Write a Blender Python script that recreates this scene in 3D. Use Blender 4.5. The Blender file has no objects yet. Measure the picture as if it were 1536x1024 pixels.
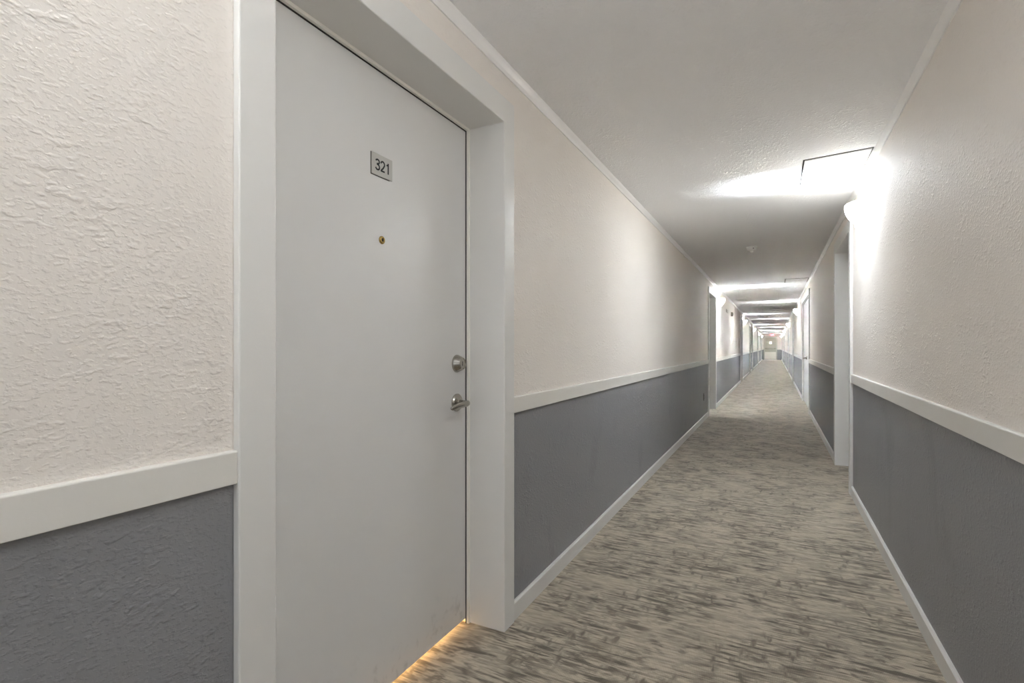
import bpy, bmesh, math
from mathutils import Vector, Matrix

scn = bpy.context.scene
COL = scn.collection

# ------------------------------------------------------------------ dimensions (metres)
WL, WR, H = -0.99, 0.54, 2.315          # wall planes (x), ceiling height; the corridor runs along +y
Y0, Y1 = -3.6, 50.8
RAIL_LO, RAIL_HI = 0.876, 0.944
DOOR_TOP = 2.065
HC = 1.155

# ------------------------------------------------------------------ node helpers
def new_mat(name):
    m = bpy.data.materials.new(name); m.use_nodes = True
    nt = m.node_tree
    for n in list(nt.nodes): nt.nodes.remove(n)
    out = nt.nodes.new('ShaderNodeOutputMaterial')
    b = nt.nodes.new('ShaderNodeBsdfPrincipled')
    nt.links.new(b.outputs[0], out.inputs[0])
    return m, nt, b

def N(nt, t, **kw):
    n = nt.nodes.new(t)
    for k, v in kw.items():
        if k.startswith('i_'):
            key = k[2:].replace('_', ' ')
            n.inputs[key].default_value = v
        else:
            setattr(n, k, v)
    return n

def srgb(r, g, b):
    f = lambda c: (c/255)/12.92 if c/255 <= .04045 else ((c/255+.055)/1.055)**2.4
    return (f(r), f(g), f(b), 1)

def math_node(nt, op, a, b=None, clamp=False):
    n = nt.nodes.new('ShaderNodeMath'); n.operation = op; n.use_clamp = clamp
    for i, v in enumerate((a, b)):
        if v is None: continue
        if isinstance(v, (int, float)): n.inputs[i].default_value = v
        else: nt.links.new(v, n.inputs[i])
    return n.outputs[0]

def mapping(nt, scale, rot=(0, 0, 0)):
    tc = nt.nodes.new('ShaderNodeTexCoord')
    mp = nt.nodes.new('ShaderNodeMapping')
    mp.inputs['Scale'].default_value = scale
    mp.inputs['Rotation'].default_value = rot
    nt.links.new(tc.outputs['Object'], mp.inputs['Vector'])
    return mp.outputs[0]

def noise(nt, vec, scale, detail=2, rough=.5, dist=0.0):
    n = N(nt, 'ShaderNodeTexNoise')
    n.inputs['Scale'].default_value = scale; n.inputs['Detail'].default_value = detail
    n.inputs['Roughness'].default_value = rough; n.inputs['Distortion'].default_value = dist
    nt.links.new(vec, n.inputs['Vector'])
    return n.outputs[0]

def maprange(nt, v, a, b, c=0.0, d=1.0):
    n = N(nt, 'ShaderNodeMapRange'); n.clamp = True
    nt.links.new(v, n.inputs[0])
    for i, x in enumerate((a, b, c, d)): n.inputs[i+1].default_value = x
    return n.outputs[0]

def mixcol(nt, fac, a, b):
    n = N(nt, 'ShaderNodeMix'); n.data_type = 'RGBA'
    if isinstance(fac, (int, float)): n.inputs[0].default_value = fac
    else: nt.links.new(fac, n.inputs[0])
    for sock, v in ((n.inputs[6], a), (n.inputs[7], b)):
        if isinstance(v, tuple): sock.default_value = v
        else: nt.links.new(v, sock)
    return n.outputs[2]

def plain(name, col, rough=.5, metal=0.0, spec=.5, emit=None, estr=0.0):
    m, nt, b = new_mat(name)
    b.inputs['Base Color'].default_value = col
    b.inputs['Roughness'].default_value = rough
    b.inputs['Metallic'].default_value = metal
    b.inputs['Specular IOR Level'].default_value = spec
    if emit:
        b.inputs['Emission Color'].default_value = emit
        b.inputs['Emission Strength'].default_value = estr
    return m

def painted(name, col, rough=.45, var=.03):
    """semi-gloss brushed paint: a trace of unevenness in colour and gloss"""
    m, nt, b = new_mat(name)
    v = mapping(nt, (1, 1, 1))
    n1 = noise(nt, v, 2.2, 3)
    dark = tuple(c*(1-var*2) for c in col[:3]) + (1,)
    nt.links.new(mixcol(nt, n1, dark, col), b.inputs['Base Color'])
    nt.links.new(maprange(nt, noise(nt, v, 9, 3), .3, .7, rough-.06, rough+.08), b.inputs['Roughness'])
    bp = N(nt, 'ShaderNodeBump'); bp.inputs['Strength'].default_value = .12; bp.inputs['Distance'].default_value = .001
    nt.links.new(noise(nt, v, 130, 2), bp.inputs['Height']); nt.links.new(bp.outputs[0], b.inputs['Normal'])
    return m

def textured_wall(name, col, rough, dist, var=.05, scale=1.0, spec=.4):
    """sprayed, knocked-down plaster texture under paint"""
    m, nt, b = new_mat(name)
    v = mapping(nt, (1, 1, 1))
    n1 = noise(nt, v, 1.3, 3)
    dark = tuple(c*(1-var) for c in col[:3]) + (1,)
    nt.links.new(mixcol(nt, n1, dark, col), b.inputs['Base Color'])
    b.inputs['Roughness'].default_value = rough
    b.inputs['Specular IOR Level'].default_value = spec
    va = mapping(nt, (1, .75, 1.25), (.35, 0, 0))
    big = noise(nt, va, 58*scale, 1.5, .5, .15)
    blob = maprange(nt, big, .53, .68)
    patch = maprange(nt, noise(nt, v, 7, 2), .40, .60, .12, 1)
    mid = noise(nt, va, 120*scale, 2, .5, .1)
    fine = maprange(nt, mid, .5, .68)
    h = math_node(nt, 'ADD', math_node(nt, 'MULTIPLY', math_node(nt, 'MULTIPLY', blob, patch), .8), math_node(nt, 'MULTIPLY', fine, .4))
    h = math_node(nt, 'ADD', h, math_node(nt, 'MULTIPLY', noise(nt, v, 300, 2), .12))
    bp = N(nt, 'ShaderNodeBump'); bp.inputs['Strength'].default_value = .75; bp.inputs['Distance'].default_value = dist
    nt.links.new(h, bp.inputs['Height']); nt.links.new(bp.outputs[0], b.inputs['Normal'])
    return m

def wainscot_mat():
    m = textured_wall('grey_wainscot_paint', srgb(145, 146, 149), .42, .0022, .04)
    nt = m.node_tree; b = [n for n in nt.nodes if n.type == 'BSDF_PRINCIPLED'][0]
    # scuffs: faint darker smudges with a shape of their own low on the wall
    src = b.inputs['Base Color'].links[0].from_socket
    v = mapping(nt, (1, 1, .6))
    sm = maprange(nt, noise(nt, v, 3.1, 5, .62, .6), .56, .70, 0, .28)
    nt.links.new(mixcol(nt, sm, src, srgb(108, 108, 109)), b.inputs['Base Color'])
    return m

def carpet_mat():
    m, nt, b = new_mat('patterned_carpet')
    rot = (0, 0, math.radians(-4))
    vd = mapping(nt, (1, 1, 1))
    s1 = noise(nt, mapping(nt, (5, 46, 1), rot), 1.5, 3, .6, .1)     # fine streaks woven across the corridor
    s2 = noise(nt, mapping(nt, (3, 20, 1), rot), 1.7, 3, .6, .15)      # broader broken bars
    s3 = noise(nt, mapping(nt, (13, 5, 1), rot), 1.9, 2, .55, .15)    # short strokes along it
    s4 = noise(nt, mapping(nt, (8, 19, 1), rot), 1.6, 3, .6, .2)      # mottled patches
    reg = noise(nt, vd, 3.4, 3, .6, .5)
    reg2 = noise(nt, mapping(nt, (1, 1, 1), (0, 0, 1.1)), 4.6, 3, .6, .6)
    k1 = math_node(nt, 'MULTIPLY', maprange(nt, s1, .46, .60), maprange(nt, reg, .34, .58, .25, .95))
    k2 = math_node(nt, 'MULTIPLY', maprange(nt, s2, .48, .60), maprange(nt, reg2, .36, .56, .25, 1))
    k3 = math_node(nt, 'MULTIPLY', maprange(nt, s3, .50, .68), maprange(nt, reg, .40, .54, 0, .9))
    k4 = math_node(nt, 'MULTIPLY', maprange(nt, s4, .49, .61), maprange(nt, reg2, .40, .60, .35, .85))
    k = math_node(nt, 'MAXIMUM', math_node(nt, 'MAXIMUM', k1, k2), math_node(nt, 'MAXIMUM', k3, k4))
    light = mixcol(nt, noise(nt, vd, 2.3, 3), srgb(213, 200, 181), srgb(207, 196, 174))
    dark = srgb(84, 76, 67)
    col = mixcol(nt, math_node(nt, 'MULTIPLY', k, .9), light, dark)
    # loop rows
    ws = N(nt, 'ShaderNodeTexWave', wave_type='BANDS', bands_direction='Y')
    ws.inputs['Scale'].default_value = 70; ws.inputs['Distortion'].default_value = 1.2; ws.inputs['Detail'].default_value = 1
    nt.links.new(mapping(nt, (1, 1, 1), rot), ws.inputs['Vector'])
    wx = N(nt, 'ShaderNodeTexWave', wave_type='BANDS', bands_direction='X')
    wx.inputs['Scale'].default_value = 55; wx.inputs['Distortion'].default_value = 1.5; wx.inputs['Detail'].default_value = 1
    nt.links.new(mapping(nt, (1, 1, 1), rot), wx.inputs['Vector'])
    loops = math_node(nt, 'MULTIPLY', ws.outputs[1], wx.outputs[1])
    col = mixcol(nt, math_node(nt, 'MULTIPLY', math_node(nt, 'SUBTRACT', 1.0, loops), .22), col, srgb(88, 80, 70))
    nt.links.new(col, b.inputs['Base Color'])
    b.inputs['Roughness'].default_value = .95; b.inputs['Specular IOR Level'].default_value = .1
    b.inputs['Sheen Weight'].default_value = .25; b.inputs['Sheen Roughness'].default_value = .5
    h = math_node(nt, 'ADD', math_node(nt, 'MULTIPLY', loops, .6), math_node(nt, 'MULTIPLY', noise(nt, vd, 420, 2), .5))
    bp = N(nt, 'ShaderNodeBump'); bp.inputs['Strength'].default_value = .5; bp.inputs['Distance'].default_value = .003
    nt.links.new(h, bp.inputs['Height']); nt.links.new(bp.outputs[0], b.inputs['Normal'])
    return m

def door_mat():
    m = painted('grey_door_paint', srgb(228, 228, 227), .38, .012)
    nt = m.node_tree; b = [n for n in nt.nodes if n.type == 'BSDF_PRINCIPLED'][0]
    src = b.inputs['Base Color'].links[0].from_socket
    # grubby marks near the foot of the latch side
    tc = nt.nodes.new('ShaderNodeTexCoord'); sp = nt.nodes.new('ShaderNodeSeparateXYZ')
    nt.links.new(tc.outputs['Object'], sp.inputs[0])
    low = maprange(nt, sp.outputs[2], .22, .0)
    sm = maprange(nt, noise(nt, mapping(nt, (1, 1, 1)), 17, 5, .65, .3), .55, .72, 0, .5)
    nt.links.new(mixcol(nt, math_node(nt, 'MULTIPLY', low, sm), src, srgb(120, 117, 110)), b.inputs['Base Color'])
    return m

M = {
    'wall': textured_wall('warm_beige_wall_paint', srgb(237, 231, 224), .6, .0021, .03, 1.0, .3),
    'wainscot': wainscot_mat(),
    'ceiling': textured_wall('ceiling_texture', srgb(249, 249, 250), .8, .0026, .02, 1.0, .2),
    'carpet': carpet_mat(),
    'trim': painted('light_grey_trim_paint', srgb(230, 229, 226), .36),
    'rail': painted('rail_paint', srgb(232, 230, 224), .4),
    'moulding': painted('ceiling_moulding_paint', srgb(244, 243, 241), .4),
    'door': door_mat(),
    'base': painted('baseboard_paint', srgb(226, 225, 221), .4),
    'strip': plain('white_weatherstrip', srgb(246, 244, 236), .4),
    'steel': plain('satin_nickel', srgb(176, 172, 164), .26, 1.0),
    'brass': plain('aged_brass', srgb(176, 150, 92), .24, 1.0),
    'dark': plain('dark_gap', srgb(52, 50, 48), .8),
    'lens': plain('peephole_lens', srgb(20, 20, 22), .05),
    'plate': plain('pale_number_plate', srgb(196, 195, 190), .35),
    'ink': plain('dark_numeral_ink', srgb(38, 38, 40), .6),
    'glass': plain('frosted_white_glass', srgb(240, 238, 232), .3, emit=(.93, .965, 1, 1), estr=4.0),
    'bulb': plain('lit_bulb', srgb(250, 248, 240), .4, emit=(1, .95, .86, 1), estr=6.0),
    'white': plain('white_plastic', srgb(228, 227, 223), .4),
    'greyplate': plain('grey_cover_plate', srgb(96, 95, 94), .45),
    'greybox': plain('grey_metal_box', srgb(150, 142, 132), .45),
    'palebox': plain('pale_metal_box', srgb(200, 192, 182), .45),
    'kick': plain('brushed_kick_plate', srgb(226, 220, 212), .42, .75),
    'enddoor': painted('end_door_paint', srgb(176, 174, 160), .45),
    'window': plain('lit_door_window', srgb(235, 232, 220), .2, emit=(1, .97, .88, 1), estr=1.1),
    'red': plain('lit_red_letters', srgb(210, 40, 50), .4, emit=(1, .10, .16, 1), estr=5.0),
    'signface': plain('exit_sign_face', srgb(214, 150, 150), .4, emit=(1, .12, .17, 1), estr=.35),
}

# ------------------------------------------------------------------ object helpers
def link(name, bm, mats, parent=None, bevel=0.0, smooth=False, seg=2):
    bmesh.ops.recalc_face_normals(bm, faces=bm.faces)
    me = bpy.data.meshes.new(name); bm.to_mesh(me); bm.free()
    if not isinstance(mats, (list, tuple)): mats = [mats]
    for m in mats: me.materials.append(m)
    o = bpy.data.objects.new(name, me); COL.objects.link(o)
    if parent: o.parent = parent
    if smooth:
        for p in me.polygons: p.use_smooth = True
    if bevel:
        md = o.modifiers.new('bevel', 'BEVEL'); md.width = bevel; md.segments = seg
        md.limit_method = 'ANGLE'; md.angle_limit = math.radians(40)
        md.harden_normals = False
    return o

def empty(name, loc=(0, 0, 0)):
    o = bpy.data.objects.new(name, None); COL.objects.link(o); o.location = loc
    o.empty_display_size = .1
    return o

def tag(o, label, cat, group=None, kind=None):
    o['label'] = label; o['category'] = cat
    if group: o['group'] = group
    if kind: o['kind'] = kind
    return o

def box(bm, x0, x1, y0, y1, z0, z1, mi=0):
    vs = [bm.verts.new((x, y, z)) for x in (x0, x1) for y in (y0, y1) for z in (z0, z1)]
    for f in ((0, 1, 3, 2), (4, 6, 7, 5), (0, 4, 5, 1), (2, 3, 7, 6), (0, 2, 6, 4), (1, 5, 7, 3)):
        bm.faces.new([vs[i] for i in f]).material_index = mi

def bx(*a):
    bm = bmesh.new(); box(bm, *a); return bm

def extrude_y(bm, prof, y0, y1, mi=0):
    """closed profile [(x,z)] extruded along y"""
    a = [bm.verts.new((x, y0, z)) for x, z in prof]
    b = [bm.verts.new((x, y1, z)) for x, z in prof]
    n = len(prof)
    for i in range(n):
        bm.faces.new((a[i], a[(i+1) % n], b[(i+1) % n], b[i])).material_index = mi
    bm.faces.new(a).material_index = mi; bm.faces.new(b[::-1]).material_index = mi

def lathe(bm, prof, axis='x', n=32, c=(0, 0, 0), sx=1.0):
    """profile [(radius, distance along the axis)]; closed at ends whose radius is 0"""
    rings = []
    for r, t in prof:
        ring = []
        if r < 1e-6:
            ring = [bm.verts.new(place(axis, t, 0, 0, c, sx))]
        else:
            for k in range(n):
                a = 2*math.pi*k/n
                ring.append(bm.verts.new(place(axis, t, r*math.cos(a), r*math.sin(a), c, sx)))
        rings.append(ring)
    for A, B in zip(rings, rings[1:]):
        if len(A) == 1 and len(B) == 1: continue
        for k in range(n):
            if len(A) == 1: bm.faces.new((A[0], B[k], B[(k+1) % n]))
            elif len(B) == 1: bm.faces.new((A[k], A[(k+1) % n], B[0]))
            else: bm.faces.new((A[k], A[(k+1) % n], B[(k+1) % n], B[k]))

def place(axis, t, u, v, c, sx):
    if axis == 'x': p = (t*sx, u, v)
    elif axis == 'y': p = (u, t*sx, v)
    else: p = (u, v, t*sx)
    return (p[0]+c[0], p[1]+c[1], p[2]+c[2])

def stroke(bm, pts, t, h):
    """a flat stroke of width t along pts in the xy plane, h thick in z"""
    P = [Vector(p) for p in pts]; L, Rr = [], []
    for i, p in enumerate(P):
        d = (P[min(i+1, len(P)-1)]-P[max(i-1, 0)]).normalized(); n = Vector((-d.y, d.x))*t/2
        L.append(p+n); Rr.append(p-n)
    ring = [[bm.verts.new((a.x, a.y, 0)), bm.verts.new((b.x, b.y, 0)), bm.verts.new((b.x, b.y, h)), bm.verts.new((a.x, a.y, h))] for a, b in zip(L, Rr)]
    for A, B in zip(ring, ring[1:]):
        for k in range(4): bm.faces.new((A[k], A[(k+1) % 4], B[(k+1) % 4], B[k]))
    bm.faces.new(ring[0]); bm.faces.new(ring[-1][::-1])

# ------------------------------------------------------------------ doorways: (near, far) of the clear opening
LEFT = [(.757, 1.818), (9.13, 10.16), (18.1, 19.13), (24.6, 25.63), (27.7, 28.73), (37.1, 38.13), (46.0, 47.03)]
RIGHT = [(4.81, 5.87), (10.24, 12.55), (18.3, 19.33), (24.6, 25.63), (34.7, 35.73), (43.2, 44.23)]
CAS = .088                     # casing width
PROUD = .02
HOLE = .05

def wall_mesh(name, side, doors, label):
    bm = bmesh.new()
    xs = (WL-.30, WL) if side < 0 else (WR, WR+.30)
    zs = (RAIL_LO+RAIL_HI)/2
    y = Y0
    for a, b in doors:
        a2, b2 = a-HOLE, b+HOLE
        box(bm, *xs, y, a2, 0, zs, 1); box(bm, *xs, y, a2, zs, H, 0)
        box(bm, *xs, a2, b2, DOOR_TOP+HOLE, H, 0)
        y = b2
    box(bm, *xs, y, Y1, 0, zs, 1); box(bm, *xs, y, Y1, zs, H, 0)
    o = link(name, bm, [M['wall'], M['wainscot']])
    return tag(o, label, 'wall', kind='structure')

wall_mesh('wall_left', -1, LEFT, 'long textured beige and grey wall with the numbered door in it')
wall_mesh('wall_right', 1, RIGHT, 'long textured beige and grey wall facing the numbered door')

def cross_wall(name, y0, y1, label, hole=None):
    bm = bmesh.new(); zs = .905
    spans = [(WL-.3, WR+.3)] if not hole else [(WL-.3, hole[0]), (hole[1], WR+.3)]
    for a, b in spans:
        box(bm, a, b, y0, y1, 0, zs, 1); box(bm, a, b, y0, y1, zs, H, 0)
    if hole: box(bm, hole[0], hole[1], y0, y1, hole[2], H, 0)
    return tag(link(name, bm, [M['wall'], M['wainscot']]), label, 'wall', kind='structure')

EDX0, EDX1, EDT = -.80, .13, 2.03
WB = (-.86, .41, .12, 2.25)          # unseen window added behind the viewer to let in fill daylight
def back_wall():
    bm = bmesh.new()
    box(bm, WL-.3, WB[0], Y0-.15, Y0, 0, .905, 1); box(bm, WL-.3, WB[0], Y0-.15, Y0, .905, H, 0)
    box(bm, WB[1], WR+.3, Y0-.15, Y0, 0, .905, 1); box(bm, WB[1], WR+.3, Y0-.15, Y0, .905, H, 0)
    box(bm, WB[0], WB[1], Y0-.15, Y0, 0, WB[2], 1); box(bm, WB[0], WB[1], Y0-.15, Y0, WB[3], H, 0)
    return tag(link('wall_back', bm, [M['wall'], M['wainscot']]), 'end wall with a tall window behind the viewer', 'wall', kind='structure')
back_wall()
wr = empty('window_1'); tag(wr, 'tall daylit window closing the corridor behind the viewer', 'window', None, 'structure')
bm = bmesh.new()
for a_, b_, c_, d_ in ((WB[0], WB[0]+.04, WB[2], WB[3]), (WB[1]-.04, WB[1], WB[2], WB[3]), (WB[0]+.04, WB[1]-.04, WB[2], WB[2]+.04), (WB[0]+.04, WB[1]-.04, WB[3]-.04, WB[3])):
    box(bm, a_, b_, Y0-.10, Y0-.04, c_, d_)
link('window_frame', bm, M['trim'], wr)
cross_wall('wall_front', Y1, Y1+.15, 'far end wall of the corridor around the exit door', (EDX0-.04, EDX1+.04, EDT+.04))

o = link('floor', bx(WL-1.4, WR+.3, Y0-.15, Y1+.3, -.10, 0), M['carpet'])
tag(o, 'taupe carpet with dark broken streaks running down the corridor', 'floor', kind='structure')
o = link('ceiling', bx(WL-.3, WR+.3, Y0-.15, Y1+.15, H, H+.10), M['ceiling'])
tag(o, 'white stippled ceiling crossed by bands of light', 'ceiling', kind='structure')

# ------------------------------------------------------------------ trim runs between the doorways
def runs(doors):
    out = []; y = Y0
    for a, b in doors:
        out.append((y, a-CAS)); y = b+CAS
    out.append((y, Y1))
    return out

def ordinal(i): return ['first', 'second', 'third', 'fourth', 'fifth', 'sixth', 'seventh', 'eighth'][i]

tn = 0
for side, doors in ((-1, LEFT), (1, RIGHT)):
    wx = WL if side < 0 else WR
    sname = 'numbered-door wall' if side < 0 else 'wall facing the numbered door'
    rr = runs(doors)
    for i, (a, b) in enumerate(rr):
        if i == 0:
            where = 'ending at the frame of door 321' if side < 0 else 'running up to the doorway under the nearest lamp'
        elif i == 1:
            where = 'from door 321 to the next doorway' if side < 0 else 'from the lamp-side doorway to the flush doors with a lever'
        elif i == len(rr)-1:
            where = 'from the last doorway to the far end wall'
        else:
            where = 'between the %s and %s doorways' % (ordinal(i-1), ordinal(i))
        tn += 1
        inw = -side
        t = .016
        bm = bmesh.new()
        extrude_y(bm, [(wx, RAIL_LO), (wx+inw*t, RAIL_LO), (wx+inw*t, RAIL_HI-.003), (wx+inw*(t-.003), RAIL_HI), (wx, RAIL_HI)], a, b)
        o = link('trim_%d' % tn, bm, M['rail'], bevel=.0015)
        tag(o, ('pale chair rail on the %s, %s' % (sname, where)), 'chair rail', 'chair rails', 'structure')
        bm = bmesh.new()
        extrude_y(bm, [(wx, 0), (wx+inw*.014, 0), (wx+inw*.014, .070), (wx+inw*.008, .076), (wx, .076)], a, b)
        o = link('baseboard_left' if side < 0 else 'baseboard_right', bm, M['base'])
        tag(o, ('white baseboard on the %s, %s' % (sname, where)), 'baseboard', 'baseboards', 'structure')
    tn += 1
    inw = -side
    bm = bmesh.new()
    extrude_y(bm, [(wx, H), (wx, H-.042), (wx+inw*.006, H-.042), (wx+inw*.010, H-.028), (wx+inw*.018, H-.012), (wx+inw*.022, H)], Y0, Y1)
    o = link('trim_%d' % tn, bm, M['moulding'])
    tag(o, 'narrow white ceiling moulding along the ' + sname, 'moulding', 'ceiling mouldings', 'structure')

# ------------------------------------------------------------------ doors
def sweep_frame(bm, prof, wx, side, a, b, zt, top=1.0):
    """profile [(depth into the wall, offset outward from the clear opening)] swept up, over and down"""
    rings = []
    for d, off in prof:
        x = wx + side*d
        rings.append([bm.verts.new(p) for p in ((x, a-off, 0), (x, a-off, zt+off*top), (x, b+off, zt+off*top), (x, b+off, 0))])
    n = len(rings)
    for i in range(n):
        A, B = rings[i], rings[(i+1) % n]
        for k in range(3):
            bm.faces.new((A[k], A[k+1], B[k+1], B[k]))
    bm.faces.new([r[0] for r in rings]); bm.faces.new([r[3] for r in rings][::-1])

def make_lever(parent, x, y, z, out, arm):
    """satin lever: rose on the door, neck out into the corridor, arm along y (arm = signed length)"""
    bm = bmesh.new()
    lathe(bm, [(0, 0), (.036, 0), (.036, .004), (.031, .010), (.016, .013), (.011, .018), (0, .018)], 'x', 32, (x, y, z), out)
    rose = link('handle_rose', bm, M['steel'], parent, smooth=True)
    md = rose.modifiers.new('es', 'EDGE_SPLIT'); md.split_angle = math.radians(35)
    bm = bmesh.new()
    # neck and arm: swept oval sections
    pts = [(.012, 0, 0, .012, .012), (.040, 0, 0, .011, .011), (.054, arm*.03, 0, .012, .012), (.061, arm*.16, .000, .012, .010),
           (.062, arm*.40, -.001, .012, .007), (.060, arm*.70, -.004, .011, .006), (.055, arm*.93, -.009, .009, .005), (.053, arm, -.010, .004, .003)]
    rings = []
    for i, (px_, py_, pz_, rz, rw) in enumerate(pts):
        p0 = Vector(pts[max(i-1, 0)][:3]); p1 = Vector(pts[min(i+1, len(pts)-1)][:3])
        t = (p1-p0).normalized(); side_ = Vector((t.y, -t.x, 0)).normalized()
        ring = []
        for k in range(16):
            an = 2*math.pi*k/16
            q = Vector((px_, py_, pz_)) + side_*rw*math.cos(an) + Vector((0, 0, 1))*rz*math.sin(an)
            ring.append(bm.verts.new((x+out*q.x, y+q.y, z+q.z)))
        rings.append(ring)
    for A, B in zip(rings, rings[1:]):
        for k in range(16): bm.faces.new((A[k], A[(k+1) % 16], B[(k+1) % 16], B[k]))
    bm.faces.new(rings[0]); bm.faces.new(rings[-1][::-1])
    lev = link('lever', bm, M['steel'], parent, smooth=True)
    return rose, lev

def make_door(num, side, a, b, label, recess=.16, leaves=1, cat='door'):
    wx = WL if side < 0 else WR
    root = empty('door_%d' % num, (0, 0, 0))
    tag(root, label, cat, 'corridor doorways', 'structure')
    bm = bmesh.new()
    deep = recess+.05
    sweep_frame(bm, [(-PROUD, 0), (deep, 0), (deep, HOLE-.001), (0, HOLE-.001), (0, CAS), (-PROUD, CAS)], wx, side, a, b, DOOR_TOP, 1.12)
    link('door_frame', bm, M['trim'], root, bevel=.0035)
    bm = bmesh.new()
    sweep_frame(bm, [(recess-.016, 0), (recess-.014, -.0085), (recess-.001, -.0085), (recess-.001, 0)], wx, side, a, b, DOOR_TOP)
    link('weatherstrip', bm, M['strip'], root)
    bm = bmesh.new()
    sweep_frame(bm, [(recess-.004, -.0085), (recess-.004, -.0115), (recess-.0005, -.0115), (recess-.0005, -.0085)], wx, side, a, b, DOOR_TOP)
    link('door_seal', bm, M['dark'], root)  # dark strip standing in for the shaded gap beside the leaf
    gap = .004
    x0, x1 = sorted((wx+side*recess, wx+side*(recess+.044)))
    leafs = []
    w = (b-a)/leaves
    for k in range(leaves):
        lf = link('door_leaf', bx(x0, x1, a+w*k+gap, a+w*(k+1)-gap, .020, DOOR_TOP-gap), M['door'], root, bevel=.0015)
        leafs.append(lf)
    return root, leafs, wx+side*recess

LL = ['grey entry door numbered 321 with deadbolt and lever',
      'recessed doorway beside the wall lamp, next along from door 321',
      'third doorway along the wall of door 321',
      'fourth doorway along the wall of door 321',
      'fifth doorway along the wall of door 321',
      'sixth doorway along the wall of door 321',
      'last doorway on the wall of door 321 before the exit']
RL = ['recessed doorway just past the nearest wall lamp, facing door 321',
      'pair of flush pale doors with a lever showing in profile',
      'third doorway along the wall facing door 321',
      'fourth doorway along the wall facing door 321',
      'fifth doorway along the wall facing door 321',
      'last doorway on the wall facing door 321 before the exit']
dn = 0
DOORS = {}
for i, (a, b) in enumerate(LEFT):
    dn += 1; DOORS['L%d' % i] = make_door(dn, -1, a, b, LL[i])
for i, (a, b) in enumerate(RIGHT):
    dn += 1
    DOORS['R%d' % i] = make_door(dn, 1, a, b, RL[i], .012 if i == 1 else .16, 2 if i == 1 else 1)

# --- fittings of door 321 (its leaf face at x = fx)
root, leafs, fx = DOORS['L0']
leaf = leafs[0]
bm = bmesh.new()
lathe(bm, [(0, 0), (.036, 0), (.036, .003), (.033, .009), (.026, .026), (.0235, .030), (.021, .031), (.0195, .0285), (0, .0285)], 'x', 40, (fx, 1.742, 1.087))
db = link('deadbolt', bm, M['steel'], leaf, smooth=True)
md = db.modifiers.new('es', 'EDGE_SPLIT'); md.split_angle = math.radians(30)
bm = bmesh.new(); box(bm, fx+.0287, fx+.0292, 1.7405, 1.7435, 1.078, 1.096)
link('keyhole', bm, M['lens'], leaf)
make_lever(leaf, fx, 1.740, .929, 1, -.118)
# peephole
bm = bmesh.new()
lathe(bm, [(.0055, .004), (.0065, .006), (.010, .0055), (.013, .003), (.0135, 0), (0, 0)], 'x', 28, (fx, 1.296, 1.506))
pk = link('peephole', bm, M['brass'], leaf, smooth=True)
bm = bmesh.new()
lathe(bm, [(0, .0056), (.004, .005), (.0058, .0035), (0, .003)], 'x', 20, (fx, 1.296, 1.506))
link('peephole_lens', bm, M['lens'], leaf, smooth=True)
# number plate and numerals
PY0, PY1, PZ0, PZ1 = 1.246, 1.345, 1.712, 1.782
bm = bmesh.new()
box(bm, fx, fx+.0035, PY0, PY1, PZ0, PZ1)
pl = link('number_plate', bm, M['plate'], leaf, bevel=.001)
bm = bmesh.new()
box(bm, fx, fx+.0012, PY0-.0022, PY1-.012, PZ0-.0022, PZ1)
link('plate_backing', bm, M['dark'], leaf)  # dark sheet showing along the plate's near and lower edges only
DZ = (PZ0+PZ1)/2
def numeral_bm():
    bm = bmesh.new()
    h = .036; w = .0205; t = .0052
    arc = lambda cx, cy, rx, ry, a0, a1, n=14: [(cx+rx*math.cos(math.radians(a0+(a1-a0)*i/n)), cy+ry*math.sin(math.radians(a0+(a1-a0)*i/n))) for i in range(n+1)]
    three = [arc(.5*w, .755*h, .40*w, .19*h, 165, -90) , arc(.5*w, .275*h, .44*w, .22*h+.02*h, 90, -165)]
    three = [three[0] + [(.36*w, .555*h)], [(.36*w, .535*h)] + three[1]]
    two = [arc(.5*w, .70*h, .42*w, .245*h, 170, -20) + [(.60*w, .36*h), (.30*w, .20*h), (.10*w, .07*h)], [(.03*w, .067*h), (.95*w, .067*h)]]
    one = [[(.60*w, 0), (.60*w, h)], [(.60*w, .93*h), (.50*w, .82*h), (.20*w, .77*h)]]
    x = -.0335
    for strokes in (three, two, one):
        for st in strokes: stroke(bm, [(x+p, q-h/2) for p, q in st], t, .0006)
        x += .0245
    return bm
nb = numeral_bm()
num = link('numerals', nb, M['ink'], leaf)
num.matrix_local = Matrix.Translation((fx+.0037, (PY0+PY1)/2, DZ)) @ Matrix(((0, 0, 1, 0), (1, 0, 0, 0), (0, 1, 0, 0), (0, 0, 0, 1)))
# --- lever of the flush doors
root, leafs, fxr = DOORS['R1']
make_lever(leafs[0], fxr, 11.30, .94, -1, -.115)

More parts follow.
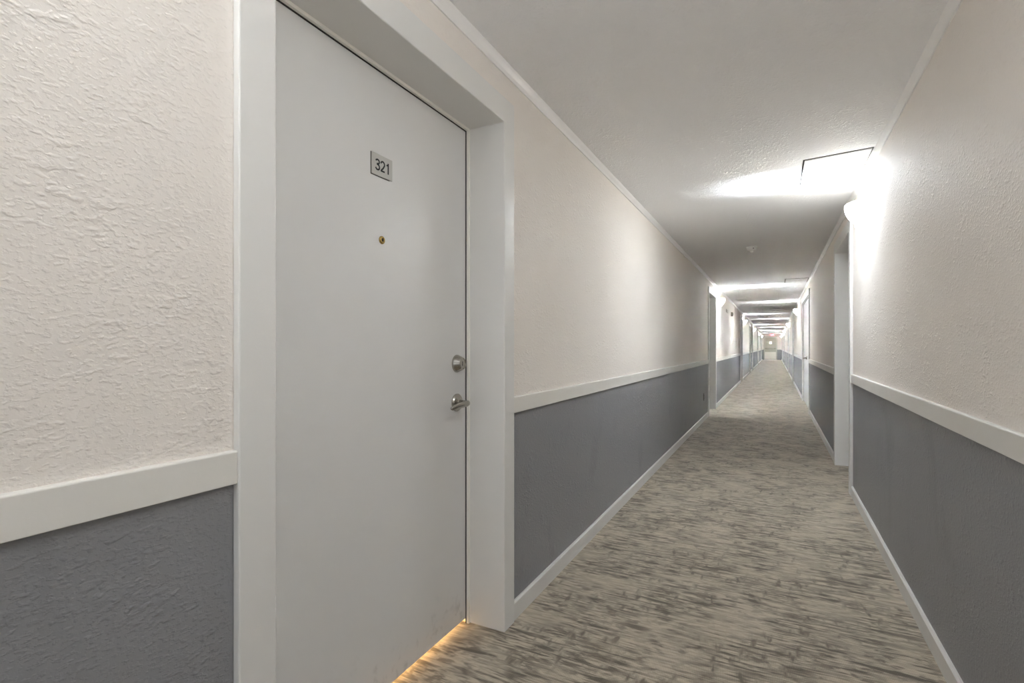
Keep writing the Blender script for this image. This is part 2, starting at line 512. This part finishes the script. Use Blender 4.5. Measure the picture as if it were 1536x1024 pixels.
# ------------------------------------------------------------------ exit door at the far end
er = empty('door_%d' % (dn+1), (0, 0, 0))
tag(er, 'grey exit door at the far end with small bright window and kick plate', 'door', None, 'structure')
bm = bmesh.new()
pth = [(-.03, 0), (.06, 0), (.06, .039), (.0, .039), (0, .07), (-.03, .07)]
rings = []
for d, off in pth:
    yy = Y1+d
    rings.append([bm.verts.new(p) for p in ((EDX0-off, yy, 0), (EDX0-off, yy, EDT+off), (EDX1+off, yy, EDT+off), (EDX1+off, yy, 0))])
for i in range(len(rings)):
    A, B = rings[i], rings[(i+1) % len(rings)]
    for k in range(3): bm.faces.new((A[k], A[k+1], B[k+1], B[k]))
bm.faces.new([r[0] for r in rings]); bm.faces.new([r[3] for r in rings][::-1])
link('door_frame', bm, M['enddoor'], er, bevel=.003)
el = link('door_leaf', bx(EDX0+.004, EDX1-.004, Y1+.012, Y1+.056, .015, EDT-.004), M['enddoor'], er, bevel=.002)
link('kick_plate', bx(EDX0+.02, EDX1-.03, Y1+.009, Y1+.012, .06, .70), M['kick'], el)
bm = bmesh.new()
for bb in ((-.44, -.21, 1.40, 1.42), (-.44, -.21, 1.62, 1.64), (-.44, -.42, 1.42, 1.62), (-.23, -.21, 1.42, 1.62)):
    box(bm, bb[0], bb[1], Y1+.004, Y1+.012, bb[2], bb[3])
link('window_frame', bm, M['enddoor'], el)
link('window_pane', bx(-.42, -.23, Y1+.008, Y1+.012, 1.42, 1.62), M['window'], el)
link('push_bar', bx(EDX0+.08, EDX1-.08, Y1-.055, Y1-.020, .98, 1.03), M['steel'], el, bevel=.006)
bm = bmesh.new(); box(bm, EDX0+.05, EDX0+.13, Y1-.055, Y1+.012, .97, 1.04); box(bm, EDX1-.13, EDX1-.05, Y1-.055, Y1+.012, .97, 1.04)
link('bar_bracket', bm, M['steel'], el, bevel=.004)

# exit sign on the wall over it
ex = empty('exit_sign', (-.17, Y1, 2.12))
tag(ex, 'glowing red exit sign over the far end door', 'exit sign')
link('sign_housing', bx(-.165, .165, -.045, 0, -.01, .18), M['white'], ex, bevel=.006)
link('sign_face', bx(-.155, .155, -.047, -.045, .0, .17), M['signface'], ex)
bm = bmesh.new(); lw, lh, lt = .052, .12, .018
x = -.135
for ch in 'EXIT':
    if ch == 'E': st = [[(.009, 0), (.009, lh)], [(0, .009), (lw, .009)], [(0, lh/2), (lw*.9, lh/2)], [(0, lh-.009), (lw, lh-.009)]]; adv = .068
    elif ch == 'X': st = [[(.006, 0), (lw+.006, lh)], [(.006, lh), (lw+.006, 0)]]; adv = .075
    elif ch == 'I': st = [[(.012, 0), (.012, lh)]]; adv = .040
    else: st = [[(.035, 0), (.035, lh)], [(0, lh-.009), (.070, lh-.009)]]; adv = .06
    for q in st: stroke(bm, [(x+p, z-lh/2) for p, z in q], lt, .001)
    x += adv
tx = link('sign_letters', bm, M['red'], ex)
tx.matrix_local = Matrix.Translation((0, -.0475, .085)) @ Matrix.Rotation(math.pi/2, 4, 'X')

# ------------------------------------------------------------------ wall sconces
SH, SW, SD = .155, .160, .122      # bowl height, half width along the wall, projection
def bowl_mesh():
    bm = bmesh.new()
    nt_, na = 18, 24
    rows = []
    for i in range(nt_+1):
        t = i/nt_
        z = SH*t
        r = math.sin(min(1, t)**.72*math.pi/2)**.95 if t > 0 else 0
        row = []
        for k in range(na+1):
            an = math.pi*k/na
            row.append(bm.verts.new((SD*r*math.sin(an)+.006*(1-t), SW*r*math.cos(an), z)))
        rows.append(row)
    for A, B in zip(rows[1:], rows[2:]):
        for k in range(na): bm.faces.new((A[k], A[k+1], B[k+1], B[k]))
    c = rows[0][0]
    for k in range(na): bm.faces.new((c, rows[1][k+1], rows[1][k]))
    for v in list(bm.verts):
        if not v.link_faces: bm.verts.remove(v)
    return bm

def make_sconce():
    root = empty('wall_sconce')
    g = link('glass_bowl', bowl_mesh(), M['glass'], root, smooth=True)
    md = g.modifiers.new('thick', 'SOLIDIFY'); md.thickness = .004; md.offset = -1
    bm = bmesh.new(); box(bm, .0, .006, -.055, .055, .03, .135)
    link('back_plate', bm, M['white'], root, bevel=.002)
    bm = bmesh.new()
    lathe(bm, [(0, .01), (.013, .01), (.013, .035), (.017, .045), (.021, .058), (.021, .085), (.015, .100), (0, .106)], 'z', 16, (.052, 0, 0))
    link('bulb', bm, M['bulb'], root, smooth=True)
    bm = bmesh.new(); box(bm, .004, .06, -.008, .008, .022, .036)
    link('lamp_arm', bm, M['white'], root)
    for s in (-1, 1):
        bm = bmesh.new(); lathe(bm, [(0, -.005), (.006, -.005), (.006, .006), (.003, .010), (0, .010)], 'x', 12, (.016, s*(SW-.012), SH+.004))
        link('screw', bm, M['dark'], root, smooth=True)
    bm = bmesh.new(); lathe(bm, [(0, -.010), (.004, -.008), (.005, -.003), (.003, .002), (0, .002)], 'z', 12, (.010, 0, 0))
    link('finial', bm, M['steel'], root, smooth=True)
    ld = bpy.data.lights.new('uplight', 'AREA'); ld.shape = 'RECTANGLE'; ld.size = .05; ld.size_y = .20
    ld.energy = UP_W; ld.color = (.855, .925, 1); ld.spread = math.radians(60)
    lo = bpy.data.objects.new('uplight', ld); COL.objects.link(lo); lo.parent = root
    lo.location = (.080, 0, SH-.014); lo.rotation_euler = (math.pi, math.radians(50), 0)
    return root

UP_W = 10.5
SKY = 1.0
SZ = 1.947
S_L = [.03, 10.85, 20.0, 29.6, 39.6, 48.0]
S_R = [.62, 4.08, 14.7, 23.6, 33.8, 42.4, 49.7]  # the first one is out of view, added to fill the near corridor
proto = make_sconce()
first = True
def put_sconce(side, y, label, watts=None):
    global first
    if first:
        r = proto; first = False
    else:
        r = proto.copy(); COL.objects.link(r)
        for ch in list(proto.children):
            c = ch.copy(); COL.objects.link(c); c.parent = r
            if c.type == 'LIGHT' and watts:          # bulbs of different wattage along the corridor
                c.data = ch.data.copy(); c.data.energy = watts
                c.data.spread = math.radians(72 if y > 2 else 130)
    r.location = (WL if side < 0 else WR, y, SZ)
    r.rotation_euler = (0, 0, 0 if side < 0 else math.pi)
    tag(r, label, 'wall lamp', 'white bowl wall lamps')
RLAB = ['white half-bowl wall lamp directly across from door 321',
        'large white half-bowl wall lamp nearest the viewer, above the facing doorway',
        'white wall lamp just past the flush doors with the lever',
        'third white wall lamp along the wall facing door 321',
        'fourth white wall lamp along the wall facing door 321',
        'fifth white wall lamp along the wall facing door 321',
        'last white wall lamp on the wall facing door 321, by the exit']
LLAB = ['white half-bowl wall lamp just before door 321',
        'white wall lamp beside the dark doorway after door 321',
        'second visible wall lamp along the wall of door 321',
        'third visible wall lamp along the wall of door 321',
        'fourth visible wall lamp along the wall of door 321',
        'last white wall lamp on the wall of door 321, by the exit']
put_sconce(1, S_R[1], RLAB[1])
for i, y in enumerate(S_R):
    if i != 1: put_sconce(1, y, RLAB[i], 2.5 if i == 0 else 20 if y < 45 else 6)
for i, y in enumerate(S_L): put_sconce(-1, y, LLAB[i], 2.5 if i == 0 else 20 if y < 45 else 6)

# ------------------------------------------------------------------ ceiling fittings
def hatch(quad, label):
    """quad: corners near-left, near-right, far-right, far-left"""
    cx = sum(p[0] for p in quad)/4; cy = sum(p[1] for p in quad)/4
    r = empty('access_hatch', (cx, cy, H))
    def slab(g, z0, z1):
        bm = bmesh.new()
        q = [(p[0]-cx+(g if p[0] > cx else -g), p[1]-cy+(g if p[1] > cy else -g)) for p in quad]
        lo = [bm.verts.new((x, y, z0)) for x, y in q]; hi = [bm.verts.new((x, y, z1)) for x, y in q]
        bm.faces.new(lo); bm.faces.new(hi[::-1])
        for i in range(4): bm.faces.new((lo[i], lo[(i+1) % 4], hi[(i+1) % 4], hi[i]))
        return bm
    link('hatch_gasket', slab(.009, -.0015, 0), M['dark'], r)  # dark plate drawn for the shade in the groove round the panel
    link('hatch_panel', slab(0, -.006, -.0015), M['ceiling'], r, bevel=.001)
    tag(r, label, 'ceiling hatch', 'ceiling access hatches')
hatch([(.166, 3.655), (.505, 3.60), (.505, 4.22), (.166, 4.22)], 'flush ceiling access hatch lit by the nearest wall lamp')
hatch([(.166, 9.9), (.505, 9.9), (.505, 10.5), (.166, 10.5)], 'flush ceiling access hatch above the flush doors with the lever')
hatch([(-.955, 10.6), (-.63, 10.6), (-.63, 11.2), (-.955, 11.2)], 'flush ceiling access hatch over the lamp beside the dark doorway')

def detector():
    r = empty('smoke_detector')
    bm = bmesh.new(); lathe(bm, [(0, 0), (.058, 0), (.058, -.010), (.054, -.014), (0, -.014)], 'z', 32)
    b = link('mounting_base', bm, M['white'], r, smooth=True)
    bm = bmesh.new(); lathe(bm, [(0, -.014), (.050, -.014), (.050, -.030), (.046, -.040), (.030, -.046), (.026, -.050), (0, -.050)], 'z', 32)
    c = link('detector_cover', bm, M['white'], r, smooth=True)
    for q in (b, c):
        md = q.modifiers.new('es', 'EDGE_SPLIT'); md.split_angle = math.radians(30)
    bm = bmesh.new(); lathe(bm, [(0, -.049), (.018, -.049), (.016, -.060), (.010, -.066), (0, -.068)], 'z', 20)
    link('sensor_nub', bm, M['white'], r, smooth=True)
    bm = bmesh.new(); lathe(bm, [(0, 0), (.007, 0), (.007, .003), (0, .003)], 'y', 12, (.018, -.052, -.024), -1)
    link('test_button', bm, M['greyplate'], r)
    return r
d1 = detector(); d1.location = (-.236, 6.55, H)
tag(d1, 'white smoke detector hanging from the ceiling, nearer and larger one', 'smoke detector', 'smoke detectors')
d2 = d1.copy(); COL.objects.link(d2)
for ch in list(d1.children):
    c = ch.copy(); COL.objects.link(c); c.parent = d2
d2.location = (-.26, 21.5, H)
tag(d2, 'small white smoke detector far down the corridor ceiling', 'smoke detector', 'smoke detectors')

# ------------------------------------------------------------------ small wall fittings
r = empty('wall_outlet', (WL, 8.48, .37))
link('cover_plate', bx(0, .006, -.036, .036, -.058, .058), M['greyplate'], r, bevel=.002)
for dz in (-.020, .020):
    bm = bmesh.new(); box(bm, .006, .008, -.016, .016, dz-.013, dz+.013)
    link('socket', bm, M['dark'], r, bevel=.003)
tag(r, 'dark grey power outlet low on the grey wall before the dark doorway', 'outlet')
r = empty('wall_plate', (WL, 12.85, 1.985))
link('cover_plate', bx(0, .012, -.22, .22, -.035, .035), M['palebox'], r, bevel=.003)
link('cover_lip', bx(.012, .016, -.20, .20, -.026, .026), M['palebox'], r)
tag(r, 'pale low plate high on the wall past the first lamp', 'wall plate')
r = empty('wall_alarm', (WL, 14.15, 1.985))
link('box_body', bx(0, .045, -.085, .085, -.05, .05), M['greybox'], r, bevel=.006)
link('box_grille', bx(.045, .050, -.06, .06, -.032, .032), M['greyplate'], r, bevel=.002)
tag(r, 'small grey alarm box high on the wall past the pale plate', 'wall alarm')

# ------------------------------------------------------------------ lamplight inside the flat behind door 321
ld = bpy.data.lights.new('flat_lamp', 'AREA'); ld.shape = 'RECTANGLE'; ld.size = .26; ld.size_y = 1.0
ld.energy = 11; ld.color = (1, .55, .15)
lo = bpy.data.objects.new('flat_lamp', ld); COL.objects.link(lo)
lo.location = (WL-.75, 1.29, .20); lo.rotation_euler = (0, math.radians(-78), 0)

# ------------------------------------------------------------------ world, camera, view
w = bpy.data.worlds.new('world'); scn.world = w; w.use_nodes = True
w.node_tree.nodes['Background'].inputs[0].default_value = (.88, .935, 1, 1)
w.node_tree.nodes['Background'].inputs[1].default_value = SKY
ld = bpy.data.lights.new('window_portal', 'AREA'); ld.shape = 'RECTANGLE'; ld.size = WB[1]-WB[0]; ld.size_y = WB[3]-WB[2]; ld.cycles.is_portal = True
lo = bpy.data.objects.new('window_portal', ld); COL.objects.link(lo); lo.location = ((WB[0]+WB[1])/2, Y0-.12, (WB[2]+WB[3])/2); lo.rotation_euler = (math.pi/2, 0, math.pi)

F, VX, HY = 765.0, 1162.0, 520.0
cam = bpy.data.cameras.new('camera'); co = bpy.data.objects.new('camera', cam); COL.objects.link(co)
cam.sensor_fit = 'HORIZONTAL'; cam.sensor_width = 36; cam.lens = 36*F/1536
cam.shift_y = (HY-512)/1536
cam.clip_start = .02; cam.clip_end = 200
co.location = (0, 0, HC)
co.rotation_euler = (math.pi/2, 0, math.atan((VX-768)/F))
scn.camera = co
scn.view_settings.view_transform = 'Standard'; scn.view_settings.look = 'None'
scn.view_settings.gamma = 1; scn.view_settings.use_curve_mapping = False
scn.view_settings.exposure = 1.47
scn.cycles.max_bounces = 16; scn.cycles.diffuse_bounces = 14
scn.cycles.use_guiding = True; scn.cycles.use_surface_guiding = True
scn.cycles.sample_clamp_indirect = 400.0; scn.cycles.sample_clamp_direct = 0.0
